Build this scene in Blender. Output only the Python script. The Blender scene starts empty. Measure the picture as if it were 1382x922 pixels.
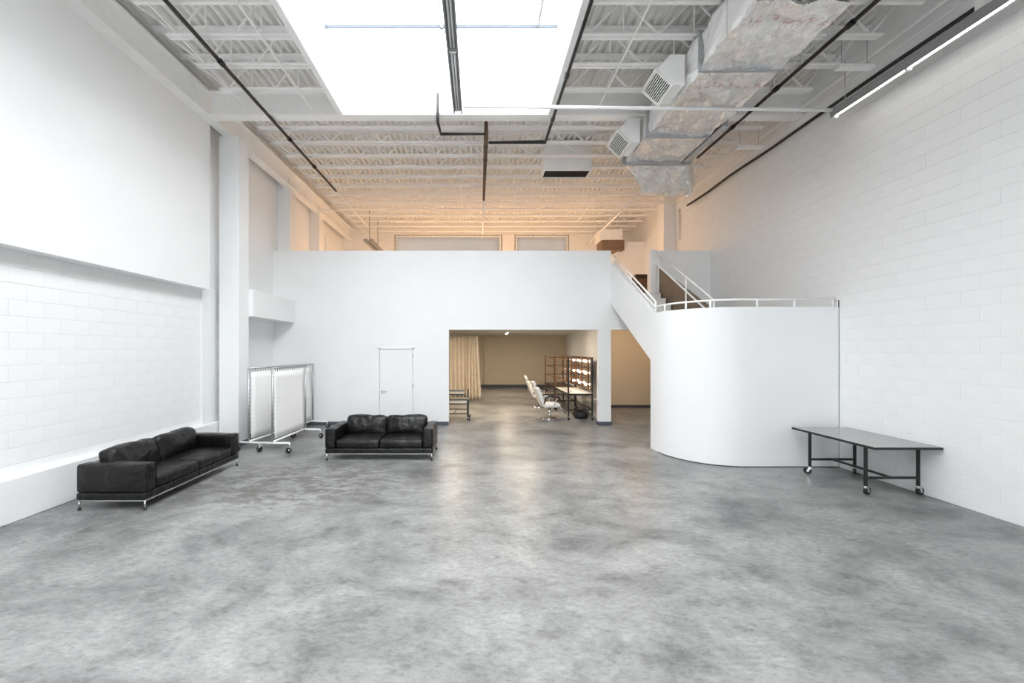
import bpy, bmesh, math, random
from mathutils import Vector, Matrix, noise
random.seed(7)
sc = bpy.context.scene
C = sc.collection
PI = math.pi

# ---------------------------------------------------------------- camera, light, exposure
cam = bpy.data.objects.new('camera', bpy.data.cameras.new('camera')); C.objects.link(cam)
cam.location = (0, 0, 2.08); cam.rotation_euler = (PI/2, 0, 0)
cam.data.sensor_width = 36; cam.data.lens = 14; cam.data.clip_start = .05
cam.data.shift_x = 46/1382; cam.data.shift_y = 11/1382
sc.camera = cam
w = bpy.data.worlds.new('overcast_sky'); sc.world = w; w.use_nodes = True
w.node_tree.nodes['Background'].inputs[0].default_value = (.975, .985, 1, 1)
w.node_tree.nodes['Background'].inputs[1].default_value = 5.0
vs = sc.view_settings
vs.view_transform = 'Standard'; vs.look = 'None'; vs.gamma = 1; vs.use_curve_mapping = False
vs.exposure = 1.04
cy = sc.cycles
cy.max_bounces = 14; cy.diffuse_bounces = 12; cy.glossy_bounces = 4; cy.transparent_max_bounces = 8
cy.sample_clamp_indirect = 8; cy.caustics_reflective = False; cy.caustics_refractive = False
cy.use_denoising = True

def lamp(name, kind, loc, energy, color, size=.2, rot=(0, 0, 0), sy=None):
    d = bpy.data.lights.new(name, kind); d.energy = energy; d.color = color
    if kind == 'AREA':
        d.size = size
        if sy: d.shape = 'RECTANGLE'; d.size_y = sy
    else: d.shadow_soft_size = size
    o = bpy.data.objects.new(name, d); C.objects.link(o); o.location = loc; o.rotation_euler = rot
    return o
def portal(name, loc, sx, sy, rot):
    o = lamp(name, 'AREA', loc, 1, (1, 1, 1), sx, rot, sy); o.data.cycles.is_portal = True
# openings that let the sky in: roof light and an unseen doorway added for daylight, behind the photographer
portal('skylight_opening', (-.63, 1.2, 7.74), 4.0, 13.0, (0, 0, 0))
portal('added_daylight_opening', (.2, -6.1, 1.35), 2.4, 2.7, (PI/2, 0, PI))
WARM = (1, .60, .32)
for x in (-2.2, .2, 2.4):
    lamp('mezzanine_lamp', 'POINT', (x, 14.9, 4.9), 20, WARM, .25)
lamp('mezzanine_lamp', 'POINT', (4.2, 13.4, 5.0), 16, WARM, .25)
lamp('mezzanine_lamp', 'POINT', (-4.2, 13.2, 4.9), 10, WARM, .25)
lamp('corridor_lamp', 'POINT', (5.0, 12.6, 2.45), 13, (1, .70, .46), .12)

# ---------------------------------------------------------------- materials
MATS = {}
def nt_mat(name):
    m = bpy.data.materials.new(name); m.use_nodes = True
    nt = m.node_tree; b = nt.nodes['Principled BSDF']
    return m, nt, b
def N(nt, kind, **kw):
    n = nt.nodes.new(kind)
    for k, v in kw.items():
        if hasattr(n, k) and not k[0].isupper(): setattr(n, k, v)
    return n
def mat(name, col, rough=.5, metal=0, spec=.5, nscale=12, namt=.06, bump=0, bscale=60, coat=0, emit=None, estr=0, trans=0):
    m, nt, b = nt_mat(name)
    tc = N(nt, 'ShaderNodeTexCoord')
    nz = N(nt, 'ShaderNodeTexNoise'); nz.inputs['Scale'].default_value = nscale; nz.inputs['Detail'].default_value = 4
    nt.links.new(tc.outputs['Object'], nz.inputs['Vector'])
    r = N(nt, 'ShaderNodeValToRGB')
    c0 = [max(0, c*(1-namt)) for c in col[:3]]+[1]; c1 = [min(1, c*(1+namt)) for c in col[:3]]+[1]
    r.color_ramp.elements[0].color = c0; r.color_ramp.elements[1].color = c1
    r.color_ramp.elements[0].position = .3; r.color_ramp.elements[1].position = .7
    nt.links.new(nz.outputs['Fac'], r.inputs['Fac']); nt.links.new(r.outputs['Color'], b.inputs['Base Color'])
    b.inputs['Roughness'].default_value = rough; b.inputs['Metallic'].default_value = metal
    b.inputs['Specular IOR Level'].default_value = spec; b.inputs['Coat Weight'].default_value = coat
    if bump:
        n2 = N(nt, 'ShaderNodeTexNoise'); n2.inputs['Scale'].default_value = bscale; n2.inputs['Detail'].default_value = 5
        nt.links.new(tc.outputs['Object'], n2.inputs['Vector'])
        bp = N(nt, 'ShaderNodeBump'); bp.inputs['Strength'].default_value = bump; bp.inputs['Distance'].default_value = .01
        nt.links.new(n2.outputs['Fac'], bp.inputs['Height']); nt.links.new(bp.outputs['Normal'], b.inputs['Normal'])
    if emit:
        b.inputs['Emission Color'].default_value = (*emit, 1); b.inputs['Emission Strength'].default_value = estr
    if trans: b.inputs['Transmission Weight'].default_value = trans
    MATS[name] = m
    return m
WHITE = mat('white_wall_paint', (.86, .865, .87), .62, spec=.3, nscale=1.5, namt=.012, bump=.08, bscale=90)
BLOCK = mat('painted_block', (.85, .855, .86), .5, spec=.35, nscale=3, namt=.015, bump=.25, bscale=45)
MORTAR = mat('painted_mortar', (.82, .825, .83), .7, spec=.2, nscale=8, namt=.05)
STEEL_W = mat('white_steel_paint', (.93, .925, .915), .45, nscale=5, namt=.03)
DECK = mat('roof_deck_paint', (.89, .885, .87), .55, nscale=2, namt=.04)
BASEB = mat('blue_grey_baseboard', (.075, .09, .11), .5)
BLACKM = mat('black_metal', (.012, .012, .013), .4, nscale=20, namt=.2)
PIPEB = mat('black_iron_pipe', (.02, .018, .017), .5, nscale=20, namt=.2)
RUSTP = mat('brown_iron_pipe', (.10, .055, .03), .6, nscale=20, namt=.2)
CHROME = mat('chrome', (.75, .75, .76), .16, 1, nscale=30, namt=.02)
GALV = mat('galvanised_pipe', (.50, .51, .53), .35, .8, nscale=25, namt=.1)
GREYM = mat('grey_housing', (.30, .31, .32), .4, .3, nscale=15)
FABRIC = mat('white_scrim_fabric', (.90, .895, .88), .8, spec=.15, nscale=3, namt=.015, bump=.1, bscale=200)
CURT = mat('beige_curtain', (.74, .66, .55), .85, spec=.1, nscale=6, namt=.05, bump=.2, bscale=250)
RUBBER = mat('black_rubber', (.015, .015, .017), .55)
TOPG = mat('grey_laminate', (.30, .29, .285), .22, spec=.6, nscale=8, namt=.04)
DARKW = mat('dark_wood', (.06, .028, .014), .45, nscale=12, namt=.35)
PLY = mat('brown_ply_panel', (.17, .12, .08), .55, nscale=5, namt=.15)
WOODF = mat('brown_wood_frame', (.16, .075, .035), .5, nscale=20, namt=.3)
TANW = mat('tan_wall_paint', (.66, .58, .45), .65, spec=.25, nscale=2, namt=.02)
VINYLW = mat('white_vinyl', (.84, .83, .81), .35, nscale=10, namt=.02, bump=.1, bscale=120)
BLACKHOLE = mat('black_duct_void', (.008, .008, .008), .9)  # near black, stands in for dark duct insides and the open seam
LAMINW = mat('white_laminate', (.82, .80, .77), .3, nscale=10, namt=.02)
BAGM = mat('black_nylon', (.01, .01, .011), .6, bump=.3, bscale=30)
BROWNBOX = mat('brown_metal_box', (.20, .13, .085), .55, nscale=4, namt=.1)
LAMPW = mat('lit_tube', (1, 1, 1), .4, emit=(1, .97, .92), estr=3)
LAMPI = mat('lit_ceiling_tube', (1, 1, 1), .4, emit=(1, .88, .70), estr=8)
BULB = mat('lit_bulb', (1, .9, .7), .3, emit=(1, .76, .48), estr=14)
UNLIT = mat('unlit_tube', (.75, .76, .76), .3)
ASPH = mat('outside_paving', (.52, .52, .51), .9, nscale=6, namt=.1)  # unseen ground, made pale to bounce daylight through the added doorway

def leather():
    m, nt, b = nt_mat('black_leather')
    tc = N(nt, 'ShaderNodeTexCoord')
    n1 = N(nt, 'ShaderNodeTexNoise'); n1.inputs['Scale'].default_value = 5; n1.inputs['Detail'].default_value = 6; n1.inputs['Distortion'].default_value = 1.2
    n2 = N(nt, 'ShaderNodeTexVoronoi'); n2.inputs['Scale'].default_value = 220
    nt.links.new(tc.outputs['Object'], n1.inputs['Vector']); nt.links.new(tc.outputs['Object'], n2.inputs['Vector'])
    r = N(nt, 'ShaderNodeValToRGB'); r.color_ramp.elements[0].color = (.003, .003, .0035, 1); r.color_ramp.elements[1].color = (.009, .008, .008, 1)
    nt.links.new(n1.outputs['Fac'], r.inputs['Fac']); nt.links.new(r.outputs['Color'], b.inputs['Base Color'])
    r2 = N(nt, 'ShaderNodeMapRange'); r2.inputs['To Min'].default_value = .24; r2.inputs['To Max'].default_value = .44
    nt.links.new(n1.outputs['Fac'], r2.inputs['Value']); nt.links.new(r2.outputs['Result'], b.inputs['Roughness'])
    b1 = N(nt, 'ShaderNodeBump'); b1.inputs['Strength'].default_value = .9; b1.inputs['Distance'].default_value = .03
    nt.links.new(n1.outputs['Fac'], b1.inputs['Height'])
    b2 = N(nt, 'ShaderNodeBump'); b2.inputs['Strength'].default_value = .12; b2.inputs['Distance'].default_value = .002
    nt.links.new(n2.outputs['Distance'], b2.inputs['Height']); nt.links.new(b1.outputs['Normal'], b2.inputs['Normal'])
    nt.links.new(b2.outputs['Normal'], b.inputs['Normal'])
    b.inputs['Specular IOR Level'].default_value = .38
    return m
LEATHER = leather()

def concrete():
    m, nt, b = nt_mat('polished_concrete')
    L = nt.links.new
    tc = N(nt, 'ShaderNodeTexCoord')
    def mapped(scale, rot=0):
        mp = N(nt, 'ShaderNodeMapping'); mp.inputs['Scale'].default_value = scale; mp.inputs['Rotation'].default_value = (0, 0, rot)
        L(tc.outputs['Object'], mp.inputs['Vector']); return mp
    def nz(mp, scale, det=6, rough=.6, dist=0):
        n = N(nt, 'ShaderNodeTexNoise'); n.inputs['Scale'].default_value = scale; n.inputs['Detail'].default_value = det
        n.inputs['Roughness'].default_value = rough; n.inputs['Distortion'].default_value = dist
        L(mp.outputs['Vector'], n.inputs['Vector']); return n.outputs['Fac']
    def ramp(src, stops):
        r = N(nt, 'ShaderNodeValToRGB'); els = r.color_ramp.elements
        while len(els) < len(stops): els.new(.5)
        for e, (p, c) in zip(els, stops): e.position = p; e.color = (*c, 1) if len(c) == 3 else c
        L(src, r.inputs['Fac']); return r.outputs['Color']
    def mix(a, bb, fac, mode='MIX'):
        x = N(nt, 'ShaderNodeMix'); x.data_type = 'RGBA'; x.blend_type = mode
        if isinstance(fac, float): x.inputs[0].default_value = fac
        else: L(fac, x.inputs[0])
        L(a, x.inputs[6])
        if isinstance(bb, tuple): x.inputs[7].default_value = (*bb, 1)
        else: L(bb, x.inputs[7])
        return x.outputs[2]
    big = nz(mapped((1, 1.3, 1), .5), .75, 10, .68, .45)
    mid = nz(mapped((1.0, 1.5, 1), -.6), 2.6, 12, .76, .25)
    fine = nz(mapped((1, 2.2, 1), .7), 13, 9, .8, .2)
    c = ramp(big, [(.33, (.125, .127, .126)), (.44, (.215, .216, .213)), (.55, (.285, .285, .28)), (.68, (.335, .334, .328))])
    c2 = ramp(mid, [(.34, (.55, .55, .55)), (.47, (.92, .92, .92)), (.62, (1.12, 1.12, 1.12))])
    c = mix(c, c2, .9, 'MULTIPLY')
    c3 = ramp(fine, [(.36, (.62, .62, .62)), (.50, (1.0, 1.0, 1.0)), (.64, (1.18, 1.18, 1.18))])
    c = mix(c, c3, .8, 'MULTIPLY')
    # worn patch with darker bare cement in front of the long sofa
    patch = nz(mapped((1.0, 2.0, 1), .35), 2.4, 12, .78, .25)
    pm = ramp(patch, [(.475, (0, 0, 0)), (.535, (1, 1, 1))])
    sep = N(nt, 'ShaderNodeVectorMath'); sep.operation = 'SUBTRACT'; sep.inputs[1].default_value = (-2.7, 6.25, 0)
    L(tc.outputs['Object'], sep.inputs[0])
    scl = N(nt, 'ShaderNodeVectorMath'); scl.operation = 'MULTIPLY'; scl.inputs[1].default_value = (.5, .85, 0); L(sep.outputs[0], scl.inputs[0])
    ln = N(nt, 'ShaderNodeVectorMath'); ln.operation = 'LENGTH'; L(scl.outputs[0], ln.inputs[0])
    mr = N(nt, 'ShaderNodeMapRange'); mr.inputs['From Min'].default_value = .55; mr.inputs['From Max'].default_value = 1.25
    mr.inputs['To Min'].default_value = .85; mr.inputs['To Max'].default_value = 0; L(ln.outputs['Value'], mr.inputs['Value'])
    mu = N(nt, 'ShaderNodeMath'); mu.operation = 'MULTIPLY'; L(mr.outputs['Result'], mu.inputs[0]); L(pm, mu.inputs[1])
    c = mix(c, (.135, .13, .12), mu.outputs[0])
    # far end of the floor is a plainer, darker grey
    L(c, b.inputs['Base Color'])
    rr = N(nt, 'ShaderNodeMapRange'); rr.inputs['To Min'].default_value = .22; rr.inputs['To Max'].default_value = .46
    L(mid, rr.inputs['Value'])
    ra = N(nt, 'ShaderNodeMath'); ra.operation = 'ADD'; ra.use_clamp = True; L(rr.outputs['Result'], ra.inputs[0])
    rm = N(nt, 'ShaderNodeMath'); rm.operation = 'MULTIPLY'; rm.inputs[1].default_value = .3; L(mu.outputs[0], rm.inputs[0]); L(rm.outputs[0], ra.inputs[1])
    L(ra.outputs[0], b.inputs['Roughness'])
    bp = N(nt, 'ShaderNodeBump'); bp.inputs['Strength'].default_value = .10; bp.inputs['Distance'].default_value = .01
    L(fine, bp.inputs['Height']); L(bp.outputs['Normal'], b.inputs['Normal'])
    b.inputs['Specular IOR Level'].default_value = .32
    return m
CONC = concrete()

def foil():
    m, nt, b = nt_mat('crumpled_foil')
    L = nt.links.new
    tc = N(nt, 'ShaderNodeTexCoord')
    v = N(nt, 'ShaderNodeTexNoise'); v.inputs['Scale'].default_value = 5; v.inputs['Detail'].default_value = 7; v.inputs['Distortion'].default_value = 2.2
    v.inputs['Roughness'].default_value = .6
    L(tc.outputs['Object'], v.inputs['Vector'])
    vo = N(nt, 'ShaderNodeTexVoronoi'); vo.inputs['Scale'].default_value = 9; vo.feature = 'F1'
    mixv = N(nt, 'ShaderNodeMix'); mixv.data_type = 'RGBA'; mixv.inputs[0].default_value = .25
    L(tc.outputs['Object'], mixv.inputs[6]); L(v.outputs['Color'], mixv.inputs[7]); L(mixv.outputs[2], vo.inputs['Vector'])
    ad = N(nt, 'ShaderNodeMath'); ad.operation = 'ADD'; L(v.outputs['Fac'], ad.inputs[0]); L(vo.outputs['Distance'], ad.inputs[1])
    bp = N(nt, 'ShaderNodeBump'); bp.inputs['Strength'].default_value = .5; bp.inputs['Distance'].default_value = .04
    L(ad.outputs[0], bp.inputs['Height']); L(bp.outputs['Normal'], b.inputs['Normal'])
    # faint red maker's print in bands across the wrap
    sx = N(nt, 'ShaderNodeSeparateXYZ'); L(tc.outputs['Object'], sx.inputs[0])
    wv = N(nt, 'ShaderNodeMath'); wv.operation = 'FRACT'
    dv = N(nt, 'ShaderNodeMath'); dv.operation = 'DIVIDE'; dv.inputs[1].default_value = 1.22; L(sx.outputs['Y'], dv.inputs[0]); L(dv.outputs[0], wv.inputs[0])
    lt = N(nt, 'ShaderNodeMath'); lt.operation = 'LESS_THAN'; lt.inputs[1].default_value = .09; L(wv.outputs[0], lt.inputs[0])
    pn = N(nt, 'ShaderNodeTexNoise'); pn.inputs['Scale'].default_value = 22; pn.inputs['Detail'].default_value = 2; L(tc.outputs['Object'], pn.inputs['Vector'])
    gt = N(nt, 'ShaderNodeMath'); gt.operation = 'GREATER_THAN'; gt.inputs[1].default_value = .54; L(pn.outputs['Fac'], gt.inputs[0])
    mu = N(nt, 'ShaderNodeMath'); mu.operation = 'MULTIPLY'; L(lt.outputs[0], mu.inputs[0]); L(gt.outputs[0], mu.inputs[1])
    m2 = N(nt, 'ShaderNodeMath'); m2.operation = 'MULTIPLY'; m2.inputs[1].default_value = .55; L(mu.outputs[0], m2.inputs[0])
    mc = N(nt, 'ShaderNodeMix'); mc.data_type = 'RGBA'; L(m2.outputs[0], mc.inputs[0])
    mc.inputs[6].default_value = (.97, .96, .95, 1); mc.inputs[7].default_value = (.62, .33, .28, 1)
    L(mc.outputs[2], b.inputs['Base Color'])
    b.inputs['Metallic'].default_value = .85; b.inputs['Roughness'].default_value = .16
    return m
FOIL = foil()
JACKET = mat('white_duct_jacket', (.86, .855, .845), .42, .15, nscale=4, namt=.04, bump=.6, bscale=9)

def glass():
    m = bpy.data.materials.new('skylight_glass'); m.use_nodes = True
    nt = m.node_tree; nt.nodes.clear()
    o = N(nt, 'ShaderNodeOutputMaterial'); t = N(nt, 'ShaderNodeBsdfTransparent'); t.inputs[0].default_value = (.97, .985, .99, 1)
    g = N(nt, 'ShaderNodeBsdfGlossy'); g.inputs['Roughness'].default_value = .08
    x = N(nt, 'ShaderNodeMixShader')
    x.inputs[0].default_value = .05
    nt.links.new(t.outputs[0], x.inputs[1]); nt.links.new(g.outputs[0], x.inputs[2]); nt.links.new(x.outputs[0], o.inputs[0])
    return m
GLASS = glass()
MIRROR = mat('mirror_glass', (.9, .9, .9), .02, 1, nscale=3, namt=.01)

# ---------------------------------------------------------------- mesh helpers
class MB:
    def __init__(s): s.v = []; s.f = []; s.sm = []
    def add(s, vs_, fs, smooth=False):
        o = len(s.v); s.v += [tuple(v) for v in vs_]; s.f += [tuple(i+o for i in f) for f in fs]; s.sm += [smooth]*len(fs)
        return s
    def box(s, x0, x1, y0, y1, z0, z1):
        if x0 > x1: x0, x1 = x1, x0
        if y0 > y1: y0, y1 = y1, y0
        if z0 > z1: z0, z1 = z1, z0
        v = [(x, y, z) for z in (z0, z1) for y in (y0, y1) for x in (x0, x1)]
        return s.add(v, [(0, 2, 3, 1), (4, 5, 7, 6), (0, 1, 5, 4), (2, 6, 7, 3), (0, 4, 6, 2), (1, 3, 7, 5)])
    def tube(s, pts, r, n=10, closed=False):
        pts = [Vector(p) for p in pts]; rings = []; m = len(pts)
        for i, p in enumerate(pts):
            a = pts[i-1] if (i > 0 or closed) else p; b = pts[(i+1) % m] if (i < m-1 or closed) else p
            t1 = (p-a).normalized() if (p-a).length > 1e-9 else (b-p).normalized()
            t2 = (b-p).normalized() if (b-p).length > 1e-9 else t1
            t = (t1+t2); t = t.normalized() if t.length > 1e-6 else t1
            k = 1/max(.5, t.dot(t1)) if i not in (0, m-1) or closed else 1
            up = Vector((0, 0, 1)) if abs(t.z) < .9 else Vector((0, 1, 0))
            u = t.cross(up).normalized(); w_ = u.cross(t).normalized()
            rings.append([p + (u*math.cos(2*PI*j/n) + w_*math.sin(2*PI*j/n))*r*(k if k < 1.5 else 1.5) for j in range(n)])
        vs_ = [v for rg in rings for v in rg]; fs = []
        segs = m if closed else m-1
        for i in range(segs):
            i2 = (i+1) % m
            for j in range(n):
                fs.append((i*n+j, i2*n+j, i2*n+(j+1) % n, i*n+(j+1) % n))
        s.add(vs_, fs, True)
        if not closed:
            o = len(s.v)-len(vs_)
            s.f.append(tuple(o+j for j in range(n))); s.sm.append(False)
            s.f.append(tuple(o+(m-1)*n+j for j in reversed(range(n)))); s.sm.append(False)
        return s
    def cyl(s, a, b, r, n=14): return s.tube([a, b], r, n)
    def bar(s, a, b, wd, ht):      # square bar between two points
        a = Vector(a); b = Vector(b); t = (b-a).normalized()
        up = Vector((0, 0, 1)) if abs(t.z) < .95 else Vector((0, 1, 0))
        u = t.cross(up).normalized()*wd/2; w_ = u.cross(t).normalized()*ht/2
        v = [p+i*u+j*w_ for p in (a, b) for i, j in ((-1, -1), (1, -1), (1, 1), (-1, 1))]
        return s.add(v, [(0, 1, 2, 3), (7, 6, 5, 4), (0, 4, 5, 1), (1, 5, 6, 2), (2, 6, 7, 3), (3, 7, 4, 0)])
    def prism(s, poly, axis, a, b):   # polygon extruded along an axis; poly in the two other axes in order
        def P(p, t):
            if axis == 'x': return (t, p[0], p[1])
            if axis == 'y': return (p[0], t, p[1])
            return (p[0], p[1], t)
        n = len(poly); v = [P(p, a) for p in poly]+[P(p, b) for p in poly]
        f = [tuple(range(n)), tuple(reversed(range(n, 2*n)))]+[(i, n+i, n+(i+1) % n, (i+1) % n) for i in range(n)]
        return s.add(v, f)
    def lathe(s, prof, n=20, c=(0, 0, 0)):
        v = []; f = []
        for r, z in prof:
            for j in range(n): v.append((c[0]+r*math.cos(2*PI*j/n), c[1]+r*math.sin(2*PI*j/n), c[2]+z))
        for i in range(len(prof)-1):
            for j in range(n): f.append((i*n+j, i*n+(j+1) % n, (i+1)*n+(j+1) % n, (i+1)*n+j))
        s.add(v, f, True)
        o = len(s.v)-len(v)
        s.f.append(tuple(o+j for j in reversed(range(n)))); s.sm.append(False)
        s.f.append(tuple(o+(len(prof)-1)*n+j for j in range(n))); s.sm.append(False)
        return s
    def rbox(s, c, d, r, n=6, puff=(0, 0, 0), ns=0, nsc=3, seed=0, sub=None):
        # rounded, optionally puffed and wrinkled block
        c = Vector(c); h = Vector(d)/2; r = min(r, *(h*.999)); idx = {}; vs_ = []; fs = []
        nn = sub or (n, n, n)
        def steps(k, half):
            e = [-half+r*(1-math.cos(PI/2*i/3)) for i in range(3)]
            mid = [-half+r+(2*half-2*r)*i/k for i in range(k+1)]
            return e+mid+[-x for x in reversed(e)]
        S = [steps(nn[i], h[i]) for i in range(3)]
        def vert(p):
            key = tuple(round(x, 5) for x in p)
            if key in idx: return idx[key]
            q = Vector(p); inner = Vector([max(-h[i]+r, min(h[i]-r, q[i])) for i in range(3)])
            dd = q-inner
            if dd.length > 1e-9:
                out = inner+dd.normalized()*r
            else: out = q
            tt = [out[i]/h[i] for i in range(3)]
            o = out.copy()
            for i in range(3):
                j, k = (i+1) % 3, (i+2) % 3
                o[i] += puff[i]*tt[i]*(1-tt[j]**2)*(1-tt[k]**2)
            if ns:
                nv = noise.noise_vector((q+Vector((seed*7.3, seed*3.1, 0)))*nsc); o += nv*ns
                n3 = noise.noise(Vector((q.x*nsc*2.2, q.y*nsc*2.2+seed*5, q.z*nsc*.8))); o[1] += n3*ns*.5*(1 if puff[1] else 0)
            idx[key] = len(vs_); vs_.append(o+c); return idx[key]
        for ax in range(3):
            j, k = (ax+1) % 3, (ax+2) % 3
            for sg in (-1, 1):
                for a in range(len(S[j])-1):
                    for b in range(len(S[k])-1):
                        q = []
                        for (aa, bb) in ((a, b), (a+1, b), (a+1, b+1), (a, b+1)):
                            p = [0, 0, 0]; p[ax] = sg*h[ax]; p[j] = S[j][aa]; p[k] = S[k][bb]; q.append(vert(p))
                        if len(set(q)) == 4: fs.append(tuple(q if sg > 0 else reversed(q)))
                        elif len(set(q)) == 3:
                            q2 = list(dict.fromkeys(q)); fs.append(tuple(q2 if sg > 0 else reversed(q2)))
        return s.add(vs_, fs, True)
    def mesh(s, name):
        me = bpy.data.meshes.new(name); me.from_pydata(s.v, [], s.f); me.polygons.foreach_set('use_smooth', s.sm); me.update()
        return me
    def build(s, name, m, parent=None, loc=None, rot=None):
        me = s.mesh(name); me.materials.append(m)
        bm = bmesh.new(); bm.from_mesh(me); bmesh.ops.recalc_face_normals(bm, faces=bm.faces); bm.to_mesh(me); bm.free()
        return link(name, me, parent, loc, rot)
def link(name, me, parent=None, loc=None, rot=None):
    o = bpy.data.objects.new(name, me); C.objects.link(o)
    if parent: o.parent = parent
    if loc: o.location = loc
    if rot: o.rotation_euler = rot
    return o
def empty(name, loc=(0, 0, 0), rz=0):
    o = bpy.data.objects.new(name, None); C.objects.link(o); o.location = loc; o.rotation_euler = (0, 0, rz); o.empty_display_size = .1
    return o
def tag(o, label, cat, group=None, kind=None):
    o['label'] = label; o['category'] = cat
    if group: o['group'] = group
    if kind: o['kind'] = kind
    return o
def st(o, label, cat): return tag(o, label, cat, kind='structure')
KIDS = {}
def copy_tree(o, parent=None):
    c = o.copy(); C.objects.link(c)
    if parent: c.parent = parent
    for ch in [k for k in bpy.data.objects if k.parent == o]: copy_tree(ch, c)
    return c
def bevel(o, wd=.004, seg=2):
    m = o.modifiers.new('bevel', 'BEVEL'); m.width = wd; m.segments = seg; m.limit_method = 'ANGLE'; return o

# ---------------------------------------------------------------- layout constants
XR = 6.40; YM = 10.95; YB = 16.6; YF = -6.0; ZR = 7.45; ZM = 3.6
XB = -5.72          # block wall, left
SKX0, SKX1, SKY0, SKY1 = -2.63, 1.37, -5.2, 7.74

# ---------------------------------------------------------------- floor and ground
st(MB().box(-6.2, 7.0, YF, 23, -.2, 0).build('floor', CONC), 'grey mottled polished concrete floor', 'floor')
st(MB().box(-40, 40, -40, YF, -.25, -.03).build('ground_outside', ASPH), 'pale paved ground outside the added daylight opening', 'ground')

# ---------------------------------------------------------------- block walls
BW, BH = .4064, .2032
def block_mesh(length, depth=.05):
    g = .0003; gh = .0042; e = .0018
    x0, x1, z0, z1 = g, length-g, gh, BH-gh
    v = [(0, x0, z0), (0, x1, z0), (0, x1, z1), (0, x0, z1), (depth-e, x0, z0), (depth-e, x1, z0), (depth-e, x1, z1), (depth-e, x0, z1),
         (depth, x0+e, z0+e), (depth, x1-e, z0+e), (depth, x1-e, z1-e), (depth, x0+e, z1-e)]
    f = [(0, 1, 2, 3), (8, 9, 10, 11)]+[(4+i, 4+(i+1) % 4, 8+(i+1) % 4, 8+i) for i in range(4)]+[(i, (i+1) % 4, 4+(i+1) % 4, 4+i) for i in range(4)]
    me = bpy.data.meshes.new('block'); me.from_pydata(v, [], f); me.materials.append(BLOCK)
    bm = bmesh.new(); bm.from_mesh(me); bmesh.ops.recalc_face_normals(bm, faces=bm.faces); bm.to_mesh(me); bm.free()
    return me, v, f
BLK, BV, BF = block_mesh(BW)
def lay_blocks(parent, face_x, inward, y0, y1, z0, z1, limit, key):
    # blocks stand proud of the mortar plane; the largest in the picture are objects, the rest one mesh
    rnd = random.Random(3); cells = []
    k = 0; z = z0
    while z+BH <= z1+.001:
        y = y0 - (BW/2 if k % 2 else 0)
        while y+BW <= y1+.001:
            cells.append((y, z)); y += BW
        z += BH; k += 1
    cells.sort(key=key)
    rest = MB()
    for i, (y, z) in enumerate(cells):
        dx = rnd.uniform(-.0006, .0006); back = face_x-inward*(.05-.006-dx)
        if i < limit:
            o = link('block', BLK, parent); o.location = (back, y, z)
            if inward < 0: o.scale = (-1, 1, 1)
        else:
            rest.add([(back+inward*a, y+b, z+c) for a, b, c in BV], BF)
    if rest.v:
        o = rest.build('far_blocks', BLOCK, parent); o['kind'] = 'stuff'
def vis_key(X):
    def key(c):
        y, z = c; y += .2; z += .1
        if y < .5: return 1e6+y*-1
        u = 645+X/y*537.4; v = 472-(z-2.08)/y*537.4
        if u < -15 or u > 1397 or v < -15 or v > 937: return 1e5-y
        return y
    return key

wr = st(empty('wall_right'), 'long white painted concrete block wall behind the rolling table', 'wall')
MB().box(XR+.0, XR+.25, YF, YB+.3, 0, ZR).build('mortar_backing', MORTAR, wr)
lay_blocks(wr, XR, -1, -5.9, YB, 0, ZR, 300, vis_key(XR))
MB().box(XR-.38, XR, 12.9, 13.3, ZM, ZR).build('pilaster', WHITE, wr)

wl = st(empty('wall_left'), 'white painted block wall with plinth behind the long side sofa', 'wall')
MB().box(XB-.25, XB-.0, YF, 9.1, 0, ZR).build('mortar_backing', MORTAR, wl)
lay_blocks(wl, XB, 1, 2.0, 8.95, .46, 3.55, 300, vis_key(XB))
bevel(MB().box(XB-.2, -5.58, YF, 9.05, 0, .53).build('plinth', WHITE, wl), .012)
bevel(MB().box(XB-.2, -5.46, YF, 8.12, 3.30, 7.15).build('drywall_upper', WHITE, wl), .006)
MB().box(XB-.2, XB+.02, 8.12, 9.05, 3.4, 7.3).build('upper_return', WHITE, wl)
bevel(MB().box(XB-.1, XB+.05, 8.2, 8.62, .53, 3.4).build('pilaster', BLOCK, wl), .005)
MB().cyl((-5.5, 8.16, 3.3), (-5.5, 8.16, 7.0), .012, 8).build('corner_conduit', STEEL_W, wl)
MB().box(-6.0, -5.62, 9.05, YB+.3, 0, ZR).build('rear_panel', WHITE, wl)
for y in (11.2, 13.3):
    MB().box(-5.63, -5.3, y, y+.35, ZM, 6.9).build('pilaster', WHITE, wl)
MB().box(-5.63, -5.56, 14.6, 16.2, ZM, 6.3).build('window_board', WHITE, wl)

# wall behind the photographer, with an unseen doorway added to admit daylight
wf = st(empty('wall_front'), 'white wall with an added daylight opening behind the photographer', 'wall')
MB().box(-6.0, -1.0, YF-.25, YF, 0, ZR).build('pier', WHITE, wf)
MB().box(1.4, 6.65, YF-.25, YF, 0, ZR).build('pier', WHITE, wf)
MB().box(-1.0, 1.4, YF-.25, YF, 2.7, ZR).build('lintel', WHITE, wf)

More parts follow.
